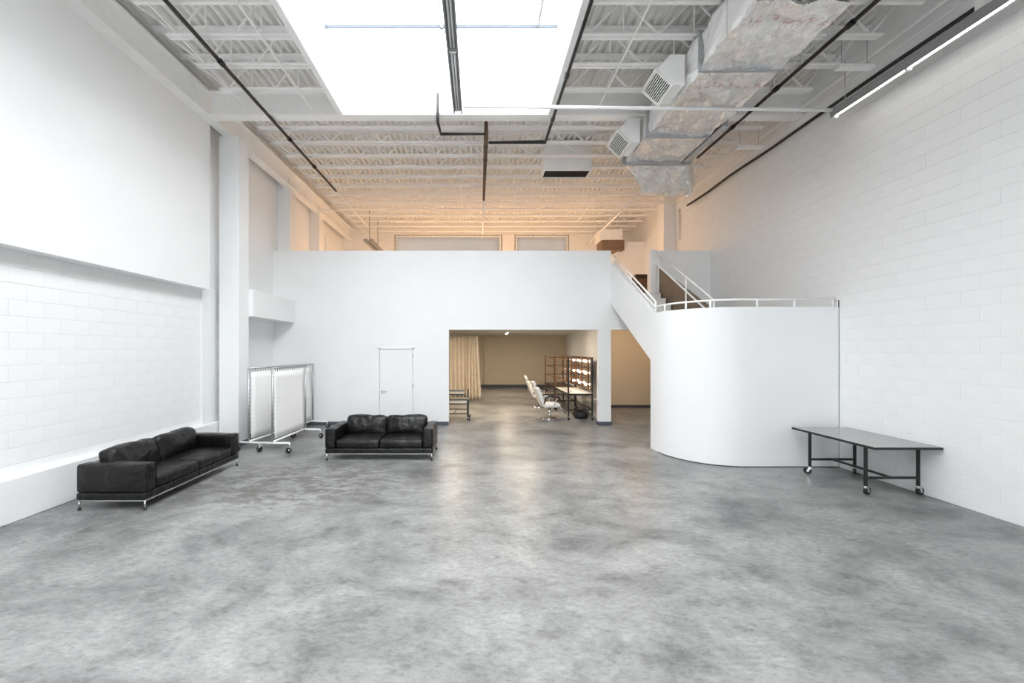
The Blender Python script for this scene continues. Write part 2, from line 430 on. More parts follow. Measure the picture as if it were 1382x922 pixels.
# ---------------------------------------------------------------- roof: deck, skylight, beams, joists
cl = st(empty('ceiling'), 'white painted ribbed metal roof deck over open joists', 'ceiling')
def deck_panel(x0, x1, y0, y1):
    n = max(1, round((x1-x0)/.152)); p = (x1-x0)/n; zt, zb = 7.42, 7.345
    prof = []
    for i in range(n):
        a = x0+i*p
        prof += [(a, zb), (a+p*.36, zb), (a+p*.42, zt), (a+p*.94, zt)]
    prof.append((x1, zb))
    prof = sorted(set(prof), key=lambda q: q[0])
    v = [(x, y, z) for y in (y0, y1) for x, z in prof]+[(x, y, 7.47) for y in (y0, y1) for x in (x0, x1)]
    m = len(prof); f = [(i, i+1, m+i+1, m+i) for i in range(m-1)]
    f += [(2*m, 2*m+1, 2*m+3, 2*m+2)]
    MB().add(v, f).build('deck_panel', DECK, cl)
def deck_run(x0, x1, n, y0, y1):
    for i in range(n): deck_panel(x0+(x1-x0)*i/n, x0+(x1-x0)*(i+1)/n, y0, y1)
deck_run(-5.72, SKX0, 3, YF, SKY1); deck_run(SKX1, XR+.1, 5, YF, SKY1)
deck_run(-5.72, SKX0, 3, SKY1, YB+.1); deck_run(SKX0, SKX1, 4, SKY1, YB+.1); deck_run(SKX1, XR+.1, 5, SKY1, YB+.1)
MB().box(SKX0, SKX1, YF, SKY0, 7.38, 7.46).build('deck_panel', DECK, cl)

sk = st(empty('window_1', (0, 0, 0)), 'large white roof skylight with deep white curb', 'skylight')
MB().box(SKX0-.06, SKX0, SKY0-.06, SKY1+.06, 6.68, 7.72).build('curb_side', WHITE, sk)
MB().box(SKX1, SKX1+.06, SKY0-.06, SKY1+.06, 6.68, 7.72).build('curb_side', WHITE, sk)
MB().box(SKX0, SKX1, SKY1, SKY1+.06, 6.68, 7.72).build('curb_end', WHITE, sk)
MB().box(SKX0, SKX1, SKY0-.06, SKY0, 6.68, 7.72).build('curb_end', WHITE, sk)
MB().box(SKX1-.0, SKX1+.10, SKY0, SKY1, 6.66, 6.70).build('curb_trim', STEEL_W, sk)
MB().box(SKX0-.10, SKX0, SKY0, SKY1, 6.66, 6.70).build('curb_trim', STEEL_W, sk)
ys = [SKY0, -3.2, -1.2, .8, 2.8, 4.8, 6.84, SKY1]; xs = [SKX0, -2.25, -.62, 1.03, SKX1]
for i in range(len(ys)-1):
    for a, b in ((0, 2), (2, 4)):
        MB().box(xs[a]+.01, xs[b]-.01, ys[i]+.008, ys[i+1]-.008, 7.64, 7.65).build('pane', GLASS, sk)
for y in ys[1:-1]:
    MB().box(SKX0, SKX1, y-.012, y+.012, 7.60, 7.66).build('glazing_bar', BASEB if y > 6 else STEEL_W, sk)
MB().box(-.64, -.60, SKY0, SKY1, 7.60, 7.69).build('glazing_bar', STEEL_W, sk)
MB().box(1.012, 1.048, SKY0, 6.84, 7.60, 7.64).build('glazing_bar', GREYM, sk)

def ibeam(name, a, b, y0, y1, axis, label):
    # a = centre line position, axis 'y' runs in depth, 'x' across
    root = empty(name)
    z0, z1 = 6.66, 7.14
    def bx(l0, l1, c0, c1, za, zb):
        return MB().box(c0, c1, l0, l1, za, zb) if axis == 'y' else MB().box(l0, l1, c0, c1, za, zb)
    bx(y0, y1, a, b, z0, z0+.022).build('bottom_flange', STEEL_W, root)
    bx(y0, y1, a, b, z1-.022, z1).build('top_flange', STEEL_W, root)
    c = (a+b)/2
    bx(y0, y1, c-.012, c+.012, z0+.022, z1-.022).build('web', STEEL_W, root)
    return tag(root, label, 'beam')
ibeam('steel_beam', -5.46, -5.24, YF, YB, 'y', 'white steel roof beam running along the left wall above the column')
ibeam('steel_beam', 7.76, 7.98, -5.24, XR, 'x', 'white steel cross beam at the far end of the skylight')
col = empty('column', (0, 0, 0))
bevel(MB().box(-5.54, -5.12, 8.52, 8.90, 0, 6.658).build('shaft', WHITE, col), .008)
MB().box(-5.545, -5.115, 8.515, 8.905, 0, .1).build('base_trim', BASEB, col)
tag(col, 'white square boxed column beside the left wall carrying the roof beam', 'column')

def joist_parts(x0, x1, full0, full1):
    # x0,x1: bottom chord ends; full0, full1: top chord ends
    zt, zb = 7.335, 6.72
    tp = MB(); bt = MB(); wb = MB()
    for s in (-1, 1):
        tp.box(full0, full1, s*.008, s*.065, zt-.008, zt); tp.box(full0, full1, s*.008, s*.016, zt-.065, zt)
        bt.box(x0, x1, s*.008, s*.06, zb, zb+.008); bt.box(x0, x1, s*.008, s*.016, zb, zb+.055)
    n = max(2, round((x1-x0)/1.22)); p = (x1-x0-.3)/n
    a, b = zb+.03, zt-.04
    pts = []
    for i in range(n):
        xx = x0+.15+i*p
        pts += [(xx, 0, a), (xx+p/2, 0, b)]
        wb.bar((xx+p/2, 0, a), (xx+p/2, 0, b), .018, .018)
    pts.append((x0+.15+n*p, 0, a))
    for q0, q1 in zip(pts, pts[1:]): wb.bar(q0, q1, .024, .024)
    if full0 < x0-.1: wb.bar((x0+.15, 0, a), (full0+.1, 0, b), .026, .026)
    if full1 > x1+.1: wb.bar((x1-.15, 0, a), (full1-.1, 0, b), .026, .026)
    return tp.mesh('top_chord'), bt.mesh('bottom_chord'), wb.mesh('web')
def joist_set(parts, ys_, label, group):
    for me in parts:
        if not me.materials: me.materials.append(STEEL_W)
    ORD = 'first second third fourth fifth sixth seventh eighth ninth tenth eleventh twelfth thirteenth fourteenth fifteenth'.split()
    for i, y in enumerate(sorted(ys_, key=lambda q: abs(q-7.87))):      # counted from the cross beam
        r = empty('roof_joist', (0, y, 0)); tag(r, label % ORD[i], 'joist', group)
        for nm, me in zip(('top_chord', 'bottom_chord', 'web'), parts): link(nm, me, r)
YJ = [5.91+.608*k for k in range(-4, 18)]
joist_set(joist_parts(-4.6, 5.97, -5.3, XR-.01), [y for y in YJ if y > 8.0], 'white open-web roof joist spanning wall to wall, %s beyond the steel cross beam', 'full width roof joists')
joist_set(joist_parts(-4.6, SKX0-.02, -5.3, SKX0-.06), [y for y in YJ if y < 8.0 and not 7.6 < y < 8], 'short white roof joist between left wall and skylight, %s in front of the cross beam', 'roof joists left of the skylight')
joist_set(joist_parts(SKX1+.12, 5.97, SKX1+.06, XR-.01), [y for y in YJ if y < 8.0 and not 7.6 < y < 8], 'white roof joist between skylight and right block wall, %s in front of the cross beam', 'roof joists right of the skylight')
for x, z in ((-3.2, 6.70), (-4.45, 6.75), (2.3, 6.70)):
    o = MB().bar((x, YF+.3, z), (x, 7.70 if x < 2 else 7.7, z), .03, .006)
    tag(o.build('bridging_strap', STEEL_W), 'thin white bridging strap under the joists at x %s' % {-3.2: 'beside the skylight curb', -4.45: 'joist ends near the left wall', 2.3: 'between skylight and duct'}[x], 'strap')
for o in list(bpy.data.objects):
    if o.name.startswith('bridging_strap'): o['label'] = o['label'].replace('at x ', '')

# ---------------------------------------------------------------- mezzanine block and rear rooms
wb_ = st(empty('wall_back'), 'plain white mezzanine wall with door and wide room opening', 'wall')
T = .16
def wpanel(x0, x1, z0, z1, nm='wall_panel', y0=YM, y1=None, m=WHITE):
    return MB().box(x0, x1, y0, y1 or y0+T, z0, z1).build(nm, m, wb_)
wpanel(-5.7, -2.71, 0, 4.80); wpanel(-2.71, -1.79, 2.10, 4.80); wpanel(-1.79, -.80, 0, 4.80)
wpanel(-.80, 3.66, 2.63, 4.80); wpanel(3.32, 3.66, 0, 2.63, 'pier')
wpanel(3.66, 4.76, 2.63, ZM, 'stair_head_fascia'); wpanel(4.76, XR, 2.63, 4.80, 'stair_side_parapet')
bevel(MB().box(4.74, 4.90, YM-.03, YM+.2, ZM+.002, 4.83).build('parapet_end_post', WHITE, wb_), .006)
# soffit box along the left wall
bevel(MB().box(-5.7, -5.02, 8.9, YM, 2.82, 3.42).build('boxed_soffit', WHITE, wb_), .006)
for nm, x0, x1 in (('left', -5.62, -2.71), ('mid', -1.79, -.80)):
    st(MB().box(x0, x1, YM-.02, YM, 0, .10).build('baseboard_'+('rear' if nm == 'left' else 'opening'), BASEB), 'dark blue grey baseboard along white mezzanine wall %s' % ('left of the door' if nm == 'left' else 'between door and opening'), 'baseboard')
o = MB().box(3.30, 3.68, YM-.02, YM, 0, .10); o.box(3.30, 3.32, YM, YM+T, 0, .10)
st(o.build('baseboard_pier', BASEB), 'dark blue grey baseboard around the white pier', 'baseboard')
o = MB().box(-.80, -.78, YM, YM+T, 0, .1)
# ceiling of the rear room = underside of the mezzanine floor
ms = st(empty('floor_mezzanine'), 'mezzanine floor slab above the dressing room', 'floor')
MB().box(-5.7, 4.9, YM+T, 23, 2.88, ZM).build('slab', WHITE, ms)
MB().box(4.9, XR, YM+T, 23, 2.88, ZM).build('slab', WHITE, ms)
# rear room walls
bk = st(empty('wall_rear_room'), 'beige painted rear wall of the dressing room', 'wall')
MB().box(-5.7, 1.05, 21.96, 22.2, 0, 2.9).build('wall_panel', TANW, bk)
MB().box(1.05, 6.4, 21.90, 22.2, 0, 2.9).build('wall_panel', TANW, bk)
MB().box(-5.7, 6.4, 21.82, 21.86, 0, .16).build('baseboard', BASEB, bk)
MB().box(.35, 1.15, 21.86, 21.96, 0, 2.9).build('shallow_pilaster', TANW, bk)
MB().box(-2.7, -2.55, YM+T, 21.96, 0, 2.9).build('side_wall', TANW, bk)
MB().prism([(3.46, YM+T), (3.60, YM+T), (4.98, 21.96), (4.84, 21.96)], 'z', 0, 2.9).build('slanted_wall', WHITE, bk)
ck = st(empty('wall_corridor'), 'tan wall at the end of the corridor under the stair', 'wall')
MB().box(3.9, XR, 14.25, 14.4, 0, 2.9).build('wall_panel', TANW, ck)
MB().box(3.9, 6.2, 14.23, 14.25, 0, .1).build('baseboard', BASEB, ck)
d2 = st(empty('door_2'), 'door frame edge with hinges at the corridor corner', 'door')
MB().box(6.2, 6.26, 14.16, 14.25, 0, 2.15).build('frame', WHITE, d2)
for z in (.35, 1.15, 1.9): MB().box(6.17, 6.2, 14.15, 14.2, z-.05, z+.05).build('hinge', GALV, d2)
# rear wall of the mezzanine
wu = st(empty('wall_upper_rear'), 'upper rear wall of the mezzanine under the joists', 'wall')
MB().box(-5.7, XR, YB, YB+.2, ZM, ZR).build('wall_panel', WHITE, wu)
MB().box(5.3, XR, 15.2, YB, ZM, 6.2).build('boxed_corner', WHITE, wu)

# door in the mezzanine wall
d1 = st(empty('door_1', (0, 0, 0)), 'flush white door with lever handle behind the two seat sofa', 'door')
bevel(MB().box(-2.70, -1.80, YM+.004, YM+.05, .012, 2.09).build('door_leaf', WHITE, d1), .003)
fr = MB().box(-2.745, -2.712, YM-.012, YM+.1, 0, 2.135); fr.box(-1.788, -1.755, YM-.012, YM+.1, 0, 2.135); fr.box(-2.745, -1.755, YM-.012, YM+.1, 2.102, 2.135)
fr.build('door_frame', WHITE, d1)
MB().box(-2.72, -1.78, YM+.055, YM+.09, 0, 2.11).build('door_stop', MORTAR, d1)
h = MB().cyl((-2.63, YM+.004, .93), (-2.63, YM-.055, .93), .014, 10); h.tube([(-2.63, YM-.05, .93), (-2.5, YM-.05, .93)], .011, 8)
h.build('lever_handle', CHROME, d1)
MB().cyl((-2.63, YM+.004, .93), (-2.63, YM-.008, .93), .03, 16).build('rose', CHROME, d1)
for z in (.22, 1.08, 1.9): MB().box(-1.80, -1.775, YM-.018, YM+.004, z-.055, z+.055).build('hinge', GALV, d1)

# ---------------------------------------------------------------- stair and curved enclosure
cw = st(empty('wall_stair'), 'smooth white curved wall enclosing the stair landing', 'wall')
CX, CY_, R = 4.75, 8.15, 1.10; ZP = 2.84
path_o = [(3.65, 8.30)]+[(CX-R*math.cos(a), CY_-R*math.sin(a)) for a in [PI/2*i/24 for i in range(25)]]+[(XR-.012, CY_-R)]
path_i = [(3.77, 8.30)]+[(CX-(R-.12)*math.cos(a), CY_-(R-.12)*math.sin(a)) for a in [PI/2*i/24 for i in range(25)]]+[(XR-.012, CY_-R+.12)]
m = MB(); n = len(path_o)
v = [(x, y, z) for z in (0, ZP) for x, y in path_o]+[(x, y, z) for z in (0, ZP) for x, y in path_i]
fsm = [(i, i+1, n+i+1, n+i) for i in range(n-1)]+[(2*n+i, 3*n+i, 3*n+i+1, 2*n+i+1) for i in range(n-1)]
m.add(v, fsm, True)
m.f += [(n+i, n+i+1, 3*n+i+1, 3*n+i) for i in range(n-1)]; m.sm += [False]*(n-1)
m.f += [(0, n, 3*n, 2*n), (n-1, 3*n-1, 4*n-1, 2*n-1)]; m.sm += [False]*2
o = m.build('curved_wall', WHITE, cw)
es = o.modifiers.new('edges', 'EDGE_SPLIT'); es.split_angle = .8
# dark line where the enclosure meets floor and block wall
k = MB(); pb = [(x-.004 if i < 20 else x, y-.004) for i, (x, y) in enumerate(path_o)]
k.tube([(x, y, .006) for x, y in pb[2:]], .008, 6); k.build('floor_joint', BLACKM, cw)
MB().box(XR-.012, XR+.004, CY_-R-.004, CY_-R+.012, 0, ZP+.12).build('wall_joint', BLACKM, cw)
# side wall with sloping lower and upper edges
MB().prism([(8.30, 0), (8.42, 0), (8.42, 1.86), (YM, 3.35), (YM, 4.47), (8.30, ZP)], 'x', 3.65, 3.77).build('stair_side_wall', WHITE, cw)
MB().prism([(8.42, 1.86), (YM, 3.35), (YM, 3.45), (8.42, 1.95)], 'x', 3.77, 4.93).build('stair_soffit', WHITE, cw)
MB().prism([(x, y) for x, y in path_i]+[(XR-.012, 8.42), (3.77, 8.42)], 'z', 1.83, 1.95).build('landing', CONC, cw)
ns = 9
for i in range(ns):
    y0 = 8.42+(YM-8.42)*i/ns; z1 = 1.95+(ZM-1.95)*(i+1)/ns
    MB().box(3.77, 4.90, y0, y0+.29, z1-.19, z1-.02).build('step', LAMINW, cw)
    MB().box(3.77, 4.90, y0-.02, y0+.30, z1-.02, z1).build('tread', LAMINW, cw)
MB().prism([(8.36, 1.95), (10.9, 3.58), (10.9, 4.34), (8.36, 2.92)], 'x', 4.93, 4.97).build('guard_panel', PLY, cw)
# rails
def rail(name, label, segs, posts, r=.02):
    o = empty(name); 
    for sgm in segs: MB().tube(sgm, r, 10).build('rail', STEEL_W, o)
    for a, b in posts: MB().cyl(a, b, r*.95, 10).build('post', STEEL_W, o)
    return tag(o, label, 'railing')
def zt_(y): return 3.08+(y-8.30)*(4.69-3.08)/(YM-8.30)
rail('handrail', 'white double pipe handrail on the sloping stair side wall',
     [[(3.71, 8.30, 3.08), (3.71, YM-.05, zt_(YM-.05))], [(3.71, 8.30, 2.95), (3.71, YM-.05, zt_(YM-.05)-.13)]],
     [((3.71, 8.31, 2.82), (3.71, 8.31, 3.09)), ((3.71, 9.65, zt_(9.65)-.30), (3.71, 9.65, zt_(9.65))), ((3.71, YM-.07, 4.36), (3.71, YM-.07, 4.69))])
def zr_(y): return 3.11+(y-8.30)*(4.70-3.11)/(10.85-8.30)
rail('handrail', 'white pipe handrail above the brown guard panel of the stair',
     [[(4.92, 8.30, 3.11), (4.92, 10.85, 4.70)], [(4.92, 8.36, 2.80), (4.92, 10.9, 4.40), (4.78, 10.91, 4.42)]],
     [((4.92, 8.30, 1.95), (4.92, 8.30, 3.12)), ((4.92, 9.42, 2.6), (4.92, 9.42, zr_(9.42))), ((4.92, 10.84, 3.5), (4.92, 10.84, 4.76))])
def off(p, d): return p
mid = [((a[0]+b[0])/2, (a[1]+b[1])/2) for a, b in zip(path_o, path_i)]
pl = [(x, y, 2.975) for x, y in mid]
pp = [mid[4], mid[11], mid[17]]+[(x, CY_-R+.06) for x in (4.98, 5.65, 6.33)]
rail('parapet_rail', 'white pipe rail running along the top of the curved wall', [pl], [((x, y, ZP-.01), (x, y, 2.98)) for x, y in pp], .018)

# ---------------------------------------------------------------- sofas
def sofa(label, group=None):
    W, D = 2.02, .90
    r = empty('sofa'); tag(r, label, 'sofa')
    # local: x along width centre, y=0 front, y=D back
    fz = .125
    f = MB()
    f.bar((-W/2+.02, .02, fz), (W/2-.02, .02, fz), .018, .018); f.bar((-W/2+.02, D-.02, fz), (W/2-.02, D-.02, fz), .018, .018)
    f.bar((-W/2+.02, .02, fz), (-W/2+.02, D-.02, fz), .018, .018); f.bar((W/2-.02, .02, fz), (W/2-.02, D-.02, fz), .018, .018)
    f.build('steel_frame', CHROME, r)
    for sx in (-1, 1):
        for y in (.025, D-.025):
            lg = MB().cyl((sx*(W/2-.025), y, .02), (sx*(W/2-.025), y, fz+.005), .011, 10).build('leg', CHROME, r)
            MB().cyl((sx*(W/2-.025), y, 0), (sx*(W/2-.025), y, .025), .02, 12).build('foot', RUBBER, lg)
    b = MB().rbox((0, D/2, .18), (W, D, .095), .022, sub=(16, 8, 2), ns=.003, nsc=5).build('base', LEATHER, r)
    for sx in (-1, 1):
        a = MB().rbox((sx*(W/2-.095), D/2, .41), (.19, D, .365), .035, sub=(3, 10, 5), puff=(.006, .004, .008), ns=.006, nsc=4, seed=sx+2).build('armrest', LEATHER, r)
        cap = MB().tube([(sx*(W/2-.095)-.085, -.001, .24), (sx*(W/2-.095)-.085, -.001, .585), (sx*(W/2-.095)+.085, -.001, .585), (sx*(W/2-.095)+.085, -.001, .24)], .004, 6)
        cap.build('piping', LEATHER, a)
    MB().rbox((0, D-.09, .40), (W-.36, .17, .36), .035, sub=(14, 3, 5), ns=.005, nsc=4, seed=4).build('back', LEATHER, r)
    cwid = (W-.38)/2
    for sx in (-1, 1):
        MB().rbox((sx*cwid/2, .355, .30), (cwid-.006, .70, .155), .04, sub=(16, 14, 3), puff=(.0, .012, .03), ns=.010, nsc=5, seed=sx+6).build('seat_cushion', LEATHER, r)
        o = MB().rbox((0, 0, 0), (cwid-.004, .20, .40), .075, sub=(22, 4, 14), puff=(.01, .05, .015), ns=.020, nsc=5.5, seed=sx+11).build('back_cushion', LEATHER, r)
        o.location = (sx*cwid/2, .70, .535); o.rotation_euler = (-.20, 0, 0)
    return r
s2 = sofa('black leather two seat sofa in front of the white door')
s2.location = (-1.855, 7.46, 0)
s1 = copy_tree(s2); s1['label'] = 'black leather two seat sofa against the left block wall'
s1.location = (-4.29, 6.145, 0); s1.rotation_euler = (0, 0, PI/2)

# ---------------------------------------------------------------- casters
def caster(parent, x, y, h, rad=.05, yaw=.4, m=CHROME):
    c = MB().cyl((0, 0, h-.01), (0, 0, rad*1.9), .014, 8)
    c.box(-.03, .03, -.02, .02, rad*1.75, rad*2.0)
    for s in (-1, 1): c.prism([(-.01, rad*1.8), (.03, rad*1.8), (.045, rad*.7), (.02, rad*.7)], 'y', s*.022, s*.026)
    o = c.build('caster', m, parent); o.location = (x, y, 0); o.rotation_euler = (0, 0, yaw)
    w_ = MB(); w_.tube([(.03, -.017, rad), (.03, -.012, rad), (.03, .012, rad), (.03, .017, rad)], rad, 20)
    wo = w_.build('wheel', RUBBER, o)
    MB().cyl((.03, -.024, rad), (.03, .024, rad), rad*.3, 10).build('hub', CHROME, o)
    return o

# ---------------------------------------------------------------- rolling table
t = empty('rolling_table'); tag(t, 'rolling work table with grey top and black steel legs beside block wall', 'table')
tx0, tx1, ty0, ty1, tz = 5.44, 6.375, 5.46, 6.90, .74
bevel(MB().box(tx0, tx1, ty0, ty1, tz-.022, tz).build('tabletop', TOPG, t), .003)
e = MB(); e.box(tx0-.003, tx1+.003, ty0-.004, ty0, tz-.036, tz-.003); e.box(tx0-.003, tx0, ty0, ty1, tz-.036, tz-.003); e.box(tx1, tx1+.003, ty0, ty1, tz-.036, tz-.003); e.box(tx0, tx1, ty1, ty1+.004, tz-.036, tz-.003)
e.build('edge_band', BLACKM, t)
lx0, lx1, ly0, ly1 = 5.55, 6.30, 5.70, 6.66
for x in (lx0, lx1):
    for y in (ly0, ly1):
        bevel(MB().box(x-.017, x+.017, y-.017, y+.017, .13, tz-.022).build('leg', BLACKM, t), .004)
        caster(t, x, y, .135, .055, {(lx0, ly0): .3, (lx1, ly0): .2, (lx0, ly1): 2.6, (lx1, ly1): .8}[(x, y)])
for y in (ly0, ly1): MB().box(lx0+.017, lx1-.017, y-.014, y+.014, .230, .262).build('end_rail', BLACKM, t)
MB().box((lx0+lx1)/2-.014, (lx0+lx1)/2+.014, ly0+.014, ly1-.014, .231, .261).build('stretcher', BLACKM, t)
for y in (ly0, ly1): MB().box(lx0, lx1, y-.015, y+.015, tz-.05, tz-.0225).build('top_rail', BLACKM, t)

# ---------------------------------------------------------------- rolling scrim frames
def scrim(label, p0, p1, z0, z1, feet, yaw0=.5, base=0):
    a = Vector((*p0, base)); b = Vector((*p1, base)); d = (b-a); Ln = d.length; ang = math.atan2(d.y, d.x)
    r = empty('scrim_frame', a, ang); tag(r, label, 'screen', 'rolling fabric screens')
    R_ = .019
    for x in (0, Ln): MB().cyl((x, 0, z0-.01), (x, 0, z1+.02), R_, 10).build('post', GALV, r)
    for z in (z0, z1): MB().cyl((0, 0, z), (Ln, 0, z), R_, 10).build('rail', GALV if z == z1 else STEEL_W, r)
    # fabric, gently bowed
    nx, nz = 14, 10; v = []; g = .075
    for j in range(nz+1):
        for i in range(nx+1):
            x = g+(Ln-2*g)*i/nx; z = z0+g*.6+(z1-z0-1.6*g)*j/nz
            bow = .012*math.sin(PI*i/nx)*math.sin(PI*j/nz)+.004*noise.noise(Vector((x*3, z*3, Ln)))
            sc_ = .006*math.sin(i*PI*1.0+.3)*(1 if j in (0, nz) else 0)
            v.append((x, bow, z+sc_))
    f = [(j*(nx+1)+i, j*(nx+1)+i+1, (j+1)*(nx+1)+i+1, (j+1)*(nx+1)+i) for j in range(nz) for i in range(nx)]
    o = MB().add(v, f, True).build('fabric', FABRIC, r); so = o.modifiers.new('thick', 'SOLIDIFY'); so.thickness = .003
    # elastic ties
    q = MB()
    zz = z0+.12
    while zz < z1-.08:
        for x, s in ((0, 1), (Ln, -1)):
            q.tube([(x-s*.02, .0, zz), (x+s*.0, .021, zz+.006), (x+s*(g+.012), .006, zz)], .004, 5)
        zz += .085
    xx = .12
    while xx < Ln-.08:
        q.tube([(xx, 0, z1+.02), (xx+.006, .021, z1), (xx, .006, z1-g-.01)], .004, 5)
        q.tube([(xx, 0, z0-.02), (xx+.006, .021, z0), (xx, .006, z0+g*.6+.01)], .004, 5); xx += .085
    o = q.build('ties', BLACKM, r); o['kind'] = 'stuff'
    for x, (fa, fb) in zip((0, Ln), feet):
        ft = MB().cyl((x, fa, z0-.02), (x, fb, z0-.02), .02, 10).build('foot', STEEL_W, r)
        for k, yy in enumerate((fa, fb)):
            caster(r, x, yy, z0-.02, .058, yaw0+k*1.9+x, CHROME)
    return r
# local +y of the frame points to -X (left) since it runs in depth
scrim('white fabric screen on wheeled pipe frame, the longer one next to the column', (-4.72, 8.20), (-4.40, 10.62), .19, 1.69, ((.24, -.28), (.24, -.40)), .2)
scrim('shorter white fabric screen on wheeled pipe frame, standing in front of the longer one', (-4.15, 8.04), (-4.08, 9.42), .215, 1.70, ((.27, -.36), (.27, -.36)), .9)
# the two screens on the mezzanine
def scrim_up(label, x0, x1):
    s = scrim(label, (x0, 13.4), (x1, 13.4), .25, 5.93-ZM, ((.3, -.3), (.3, -.3)), base=ZM)
    s['group'] = 'screens on the mezzanine'; return s
scrim_up('wide white fabric screen standing on the mezzanine', -2.79, .80)
scrim_up('narrow white fabric screen standing on the mezzanine', 1.25, 3.05)

# ---------------------------------------------------------------- roof services
def pipe(name, label, pts, m, r=.03, cat='pipe', couplings=()):
    root = empty(name); MB().tube(pts, r, 10).build('pipe_run', m, root)
    for p, q in couplings: MB().cyl(p, q, r*1.45, 10).build('coupling', m, root)
    return tag(root, label, cat)
def cps(x, z, ys_): return [((x, y-.05, z), (x, y+.05, z)) for y in ys_]
pipe('sprinkler_pipe', 'black sprinkler pipe running in depth left of the skylight', [(-4.06, YF+.2, 6.62), (-4.06, 11.4, 6.62)], PIPEB, .03, couplings=cps(-4.06, 6.62, (6.3, 8.6, 9.9)))
pipe('sprinkler_pipe', 'white painted pipe continuing the left sprinkler pipe over mezzanine', [(-4.06, 11.42, 6.62), (-4.06, YB-.05, 6.62)], STEEL_W, .026)
pipe('sprinkler_pipe', 'black sprinkler pipe along the right edge of the foil duct', [(5.24, YF+.2, 6.66), (5.24, 9.5, 6.66)], PIPEB, .03, couplings=cps(5.24, 6.66, (5.6, 7.0, 8.2)))
pipe('sprinkler_pipe', 'black pipe right of the skylight that turns toward the middle', [(1.43, YF+.2, 6.48), (1.43, 8.44, 6.48), (.225, 8.44, 6.47)], PIPEB, .028, couplings=cps(1.43, 6.48, (6.4, 7.6)))
pipe('sprinkler_pipe', 'brown black pipe drop running back in the middle behind the skylight', [(.17, 8.20, 6.80), (.17, 8.22, 6.48), (.17, 11.6, 6.44)], RUSTP, .034, couplings=cps(.17, 6.46, (8.6, 9.2)))
pipe('sprinkler_pipe', 'cream pipe continuing the middle pipe over the mezzanine', [(.17, 11.62, 6.44), (.17, YB-.05, 6.44)], STEEL_W, .026)
pipe('sprinkler_pipe', 'dark stepped pipe with upright nozzle at the skylight far edge', [(.16, 8.16, 6.50), (-.76, 8.16, 6.50), (-.78, 7.72, 6.50), (-.78, 7.72, 7.05)], PIPEB, .022)
pipe('conduit', 'white conduit in depth above the right wall light', [(6.16, YF+.2, 6.68), (6.16, 12.6, 6.68)], STEEL_W, .022, 'conduit')
pipe('conduit', 'white conduit tight against the top of the block wall', [(6.33, YF+.2, 6.62), (6.33, 12.6, 6.62)], STEEL_W, .02, 'conduit')
pipe('cable_run', 'black cable bundle clipped along the top of the block wall', [(6.32, YF+.2, 6.43)]+[(6.32+.01*math.sin(y*3), y, 6.43+.012*math.sin(y*2.1)) for y in [i*.5 for i in range(-10, 25)]], PIPEB, .03, 'cable')
pipe('conduit', 'thin vertical conduit on the block wall above the stair', [(6.36, 12.55, 6.5), (6.36, 12.55, 5.55)], GALV, .014, 'conduit')
pipe('brace_pipe', 'pale pipe running back over the mezzanine past the foil duct end', [(4.46, 11.0, 6.38), (4.46, 16.3, 6.38)], STEEL_W, .03)
pipe('brace_pipe', 'pale thin pipe running back over the narrow mezzanine screen', [(3.55, 11.1, 6.69), (3.55, 14.2, 6.69)], STEEL_W, .022)
pipe('brace_pipe', 'short white rod reaching out from the left roof beam', [(-5.24, 13.0, 6.63), (-4.5, 13.0, 6.63)], STEEL_W, .03)

# linear light fixtures hung on a cross pipe
def strip(name, label, x, y0, y1, z, lit, tubes, side=0):
    r = empty(name, (0, 0, 0)); tag(r, label, 'light fixture')
    MB().prism([(x-.075, z), (x-.06, z+.07), (x+.06, z+.07), (x+.075, z), (x+.055, z+.0), (x+.045, z+.045), (x-.045, z+.045), (x-.055, z)], 'y', y0, y1).build('housing', GREYM, r)
    n = max(1, int((y1-y0)/1.25))
    for i in range(n):
        a = y0+(y1-y0)*i/n+.03; b = y0+(y1-y0)*(i+1)/n-.03
        for dx in tubes: MB().cyl((x+dx, a, z+.018), (x+dx, b, z+.018), .013, 8).build('tube', LAMPW if lit is True else UNLIT, r)
        MB().box(x-.045, x+.045, (a if i else y0)-.0, (a if i else y0)+.03, z+.005, z+.045).build('lampholder', STEEL_W, r)
    for y in (y0+.6, y1-2.2):
        MB().cyl((x, y, z+.07), (x, y, 6.72), .006, 6).build('hanger', GALV, r)
    return r
strip('strip_light', 'dark grey linear light fixture hanging across the middle of the skylight', -.33, 1.0, 6.60, 5.99, False, (-.02, .02))
rw = empty('strip_light'); tag(rw, 'lit linear wall wash fixture hung along the top of block wall', 'light fixture')
MB().prism([(5.86, 5.93), (5.84, 6.05), (5.90, 6.07), (6.00, 5.98), (5.99, 5.965), (5.90, 6.03), (5.875, 5.935)], 'y', 1.0, 6.62).build('reflector', GREYM, rw)
for i in range(5):
    a = 1.03+i*1.118
    MB().cyl((5.925, a, 5.96), (5.925, a+1.08, 5.96), .02, 10).build('tube', LAMPW, rw)
    MB().box(5.89, 5.96, a+1.08, a+1.11, 5.92, 6.0).build('lampholder', STEEL_W, rw)
MB().box(5.86, 5.96, 4.62, 4.70, 6.07, 6.40).build('hanger_plate', STEEL_W, rw)
for y in (2.0, 4.66, 6.4): MB().cyl((5.90, y, 6.06), (5.90, y, 6.72), .006, 6).build('hanger', GALV, rw)
pipe('cross_pipe', 'white cross pipe joining the skylight fixture to the wall light', [(-.25, 6.56, 6.09), (5.835, 6.56, 6.03)], STEEL_W, .028)
